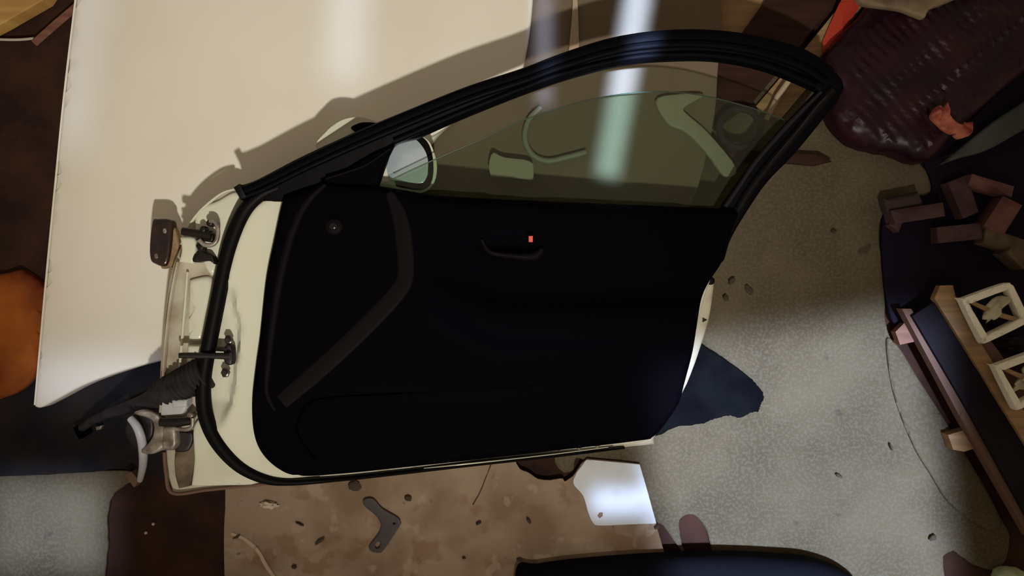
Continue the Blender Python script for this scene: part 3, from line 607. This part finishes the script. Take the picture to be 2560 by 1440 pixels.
# ================================================================== right side: sack, firewood, pallet
ca, sa = math.cos(R(40)), math.sin(R(40))
def sackz(x, y):
    u = x * ca + y * sa; v = -x * sa + y * ca
    return 0.085 + 0.030 * nz(x, y, 4, 1) + 0.0045 * math.sin(u * 300 + 3 * nz(x, y, 6, 4)) * (0.6 + 0.4 * math.sin(v * 90)) + 0.012 * nz(x, y, 14, 7)
sack = sheet('net_sack', [(2062, 142), (2120, 70), (2180, 5), (2230, -120, 1), (2760, -120, 1), (2740, 60), (2560, 190), (2470, 265), (2400, 330), (2340, 395), (2290, 395), (2250, 378), (2215, 374), (2160, 362), (2130, 345), (2085, 285), (2100, 225), (2070, 190)], sackz, 0.05, M['maroon'], r=0.03, step=0.0075, zbot=const(0.030), angle=70)
tag(sack, 'dark maroon ribbed net sack in the upper right corner', 'sack')
ps = sheet('rubber_scrap', [(2330, 292), (2338, 272), (2352, 262), (2362, 268), (2372, 256), (2378, 285), (2392, 303), (2408, 310), (2422, 302), (2434, 312), (2432, 332), (2415, 342), (2400, 333), (2380, 334), (2362, 324), (2348, 312)], lambda x, y: 0.128 + 0.028 * nz(x, y, 45), 0.012, M['peach'], r=0.004, step=0.008)
ps.name = 'plastic_scrap'; tag(ps, 'crumpled peach coloured plastic scrap lying on the maroon net sack', 'scrap')
bs = sheet('sacking', [(2110, -80, 1), (2560, -80, 1), (2380, 0), (2330, 20), (2315, 42), (2290, 35), (2255, 22), (2200, 14), (2150, 0)], lambda x, y: 0.135 + 0.02 * nz(x, y, 22), 0.02, M['beige'], r=0.01, step=0.01)
bs.name = 'burlap_bundle'; tag(bs, 'crumpled beige bundle at the top edge above the net sack', 'bundle')
gs = sheet('plastic_sheet', [(2352, 412, 1), (2400, 372), (2480, 308), (2560, 255), (2680, 180, 1), (2680, 260, 1), (2560, 325), (2470, 375), (2400, 395)], lambda x, y: 0.062 + 0.008 * nz(x, y, 8), 0.01, M['green_grey'], r=0.006, step=0.02)
tag(gs, 'grey green plastic sheet edge below the maroon net sack', 'sheet')
ds = sheet('tarpaulin', [(2300, 388, 1), (2400, 320), (2560, 180), (2700, 100, 1), (2700, 900, 1), (2560, 860), (2380, 760), (2300, 850), (2262, 830), (2222, 780), (2205, 600), (2230, 500), (2330, 480)], lambda x, y: 0.018 + 0.004 * nz(x, y, 7, 3), 0.01, M['blue_dark'], r=0.004, step=0.03, zbot=const(0.011))
tag(ds, 'dark blue black tarpaulin under the pile of firewood at right', 'tarpaulin')
FW = [(2262, 505, 90, 36, -14, 0.035, 'near black wood block with bark, top left of the firewood pile'), (2300, 532, 128, 34, -8, 0.050, 'grey brown split log lying across the left end of the firewood pile'),
      (2486, 462, 112, 30, 18, 0.055, 'pinkish split log at the top of the firewood pile, below the sheet'), (2415, 492, 44, 96, -22, 0.040, 'dim upright split log in the middle of the firewood pile'),
      (2404, 582, 118, 36, -6, 0.040, 'long low log at the bottom middle of the firewood pile'), (2512, 540, 50, 96, 32, 0.055, 'reddish slanting log right of the middle of the firewood pile'),
      (2520, 605, 110, 40, 16, 0.050, 'olive brown log at the right picture edge in the firewood pile'), (2552, 640, 60, 34, 38, 0.060, 'small pale wood chunk below the olive log at the picture edge'),
      (2245, 555, 28, 34, 30, 0.030, 'small pale broken chip below the left logs of the firewood pile')]
for i, (cx, cy, w_, h_, a, z, lab) in enumerate(FW):
    pts = rect(cx, cy, w_, h_, a); pts = [(p[0] + random.uniform(-4, 4), p[1] + random.uniform(-4, 4)) for p in pts]
    e = sheet('firewood_log', pts, lambda x, y, i=i, z=z: z + 0.02 + 0.010 * nz(x, y, 22, i), 0.03, M['bark'] if i == 0 else (M['firewood_pink'] if i in (2, 5) else (M['firewood_olive'] if i in (6, 7) else M['firewood'])), r=0.007, step=0.008, smooth=0, jag=0, zbot=const(0.021))
    tag(e, lab, 'firewood', 'firewood pile')
# pallet
pal = empty('wooden_pallet', P(2430, 1000, const(0)), 'weathered wooden pallet along the right edge of the grey carpet', 'pallet')
board('side_plank', [(2256, 772), (2280, 772), (2300, 812), (2420, 1010), (2580, 1320), (2575, 1345), (2400, 1040)], 0.075, 0.03, M['wood_pink'], None, parent=pal)
board('deck_board', [(2283, 790), (2352, 745), (2470, 930), (2640, 1230), (2640, 1400), (2590, 1330), (2430, 1040)], 0.088, 0.018, M['wood_black'], None, parent=pal)
board('deck_board', [(2338, 746), (2352, 714), (2384, 713), (2395, 760), (2480, 900), (2640, 1150), (2640, 1230)], 0.100, 0.022, M['wood_tan'], None, parent=pal)
board('lower_board', [(2378, 740), (2392, 740), (2500, 880), (2640, 1090), (2640, 1150), (2480, 905)], 0.094, 0.02, M['wood_pink'], None, parent=pal)
board('pallet_block', [(2240, 830), (2262, 808), (2300, 835), (2286, 855), (2252, 862)], 0.050, 0.025, M['wood_red'], None, parent=pal)
board('pallet_block', [(2372, 1088), (2432, 1070), (2450, 1118), (2412, 1130), (2385, 1125)], 0.050, 0.033, M['wood_tan'], None, parent=pal)
board('pallet_block', [(2560, 1250), (2620, 1240), (2640, 1330), (2580, 1330)], 0.050, 0.033, M['wood_tan'], None, parent=pal)
# white plastic square frames on the pallet side
def crate(dx, dy, label):
    e = empty('plastic_crate', P(2490 + dx, 785 + dy, const(0.11)), label, 'plastic frame', 'white plastic frames on the pallet')
    O = [(2408, 752), (2412, 746), (2515, 709), (2530, 711), (2540, 722), (2575, 795), (2574, 806), (2472, 856), (2462, 855), (2455, 848)]
    I = [(2427, 762), (2432, 758), (2515, 727), (2524, 730), (2552, 790), (2550, 798), (2476, 836), (2468, 834)]
    sh = lambda q: [(a + dx, b + dy) for a, b in q]
    sheet('frame_rim', sh(O), const(0.135), 0.026, M['wplastic'], e, holes=[sh(I)], r=0.004, step=0.012, smooth=3)
    sheet('cross_bar', sh([(2424, 757), (2440, 755), (2500, 780), (2556, 798), (2552, 808), (2490, 790)]), const(0.128), 0.008, M['wood_tan'], e, r=0.002, step=0.01, smooth=0)
    return e
crate(0, 0, 'white square plastic frame with a tan crossbar, upper one beside the pallet')
crate(83, 167, 'white square plastic frame cut by the right picture edge, lower one')
for (dx, dy, lab) in ((0, 0, 'crumpled white wrapper inside the upper white plastic frame'), (83, 167, 'crumpled white wrapper inside the lower white plastic frame')):
    l1 = lump('wrapper', 2487 + dx, 772 + dy, 0.120, 34, 16, 0.014, M['wrapper'], seed=3 + dx, amp=0.9, freq=1.6, rot=R(50)); tag(l1, lab, 'wrapper')
for cx, cy, rx, ry, lab, s in ((2530, 865, 44, 22, 'dark grey rag lump between the two white plastic frames', 2),):
    tag(lump('rag', cx, cy, 0.05, rx, ry, 0.05, M['dusty_rubber'], seed=s, amp=0.5), lab, 'rag')
# bottom right cup
cup = lump('paper_cup', 2530, 1448, 0.045, 42, 28, 0.045, mat('greenish_white_paper', (0.55, 0.62, 0.42), 0.5, col2=(0.3, 0.42, 0.2), scale=40), seed=5, amp=0.15)
cup.name = 'crumpled_paper'; tag(cup, 'crumpled greenish white paper ball in the lower right corner', 'paper')
# dark moulding at the bottom edge
bmo = sheet('plastic_moulding', [(1290, 1445), (1345, 1432), (1450, 1418), (1620, 1405), (1800, 1398), (1960, 1404), (2050, 1414), (2130, 1445), (2180, 1500), (2180, 1620, 1), (1290, 1620, 1)], lambda x, y: 0.085, 0.05, mat('blue_black_plastic', (0.005, 0.005, 0.008), 0.8, spec=0.04), r=0.03, step=0.03, zbot=const(0.024))
tag(bmo, 'curved blue black plastic moulding at the bottom edge on the carpet', 'moulding')

# ================================================================== crumbs
DEB = [(1196, 1308, 7, 4, 30, 'small dark flake on the cardboard right of the bracket corner'), (1322, 1302, 9, 4, -60, 'dark sliver on the cardboard below the torn notch'), (1020, 1245, 9, 8, 0, 'brown stained crumb on the cardboard up right of the bracket'), (592, 1342, 10, 3, 30, 'brown splinter on the pale torn fold of the cardboard'), (735, 1417, 7, 5, 0, 'dark crumb near the bottom edge of the cardboard right of the fold'), (1300, 1398, 8, 3, 0, 'thin crumb on the lower cardboard above the dark moulding'),(800, 1352, 13, 5, 40, 'dark brown leaf scrap on the cardboard left of the bracket'), (749, 1310, 11, 3, -25, 'small brown twig on the cardboard below the white fluff'),
       (886, 1215, 16, 13, 0, 'dark dirt clod on the cardboard close to the door edge'), (1160, 1395, 5, 3, 0, 'tiny dark crumb on the plain lower half of the cardboard'),
       (1642, 1318, 7, 4, 20, 'dark crumb on the right edge of the cardboard below the white patch'), (1829, 702, 10, 7, 60, 'first dark leaf on the carpet beside the door latch, upper left of three'),
       (1872, 726, 13, 7, -55, 'dark leaf on the carpet, farthest right of three by the latch'), (1814, 745, 9, 6, -60, 'dark leaf on the carpet, lowest of three by the latch'),
       (2084, 579, 7, 5, 0, 'lone dark crumb in the middle of the olive lit carpet'), (2098, 1190, 9, 4, -30, 'small dark crumb on the grey carpet in the lower right'), (2228, 1117, 10, 3, -70, 'thin dark sliver on the grey carpet left of its crease'),
       (2332, 1345, 9, 7, 20, 'dark clod on the carpet next to its lower notch')]
for i, (x, y, a, b, rot, lab) in enumerate(DEB):
    z = 0.024 if x < 1700 else 0.014
    tag(lump('debris_crumb', x, y, z, a, b, 0.004, M['crumb'], seed=i, amp=0.6, rot=R(rot), sub=2), lab, 'debris', 'scraps and crumbs')
tag(lump('fluff_ball', 672, 1262, 0.024, 20, 8, 0.007, M['fluff'], seed=4, amp=0.9, freq=2.5), 'small whitish fluff tuft on the cardboard left of the bracket', 'fluff')
for i, (x, y, lab) in enumerate(((383, 1310, 'upper of two pale crumbs on the brown ground left of the cardboard'), (365, 1332, 'lower of two pale crumbs on the brown ground left of the cardboard'))):
    tag(lump('pale_crumb', x, y, 0.002, 4, 4, 0.004, M['fluff'], seed=i, sub=2), lab, 'debris', 'scraps and crumbs')
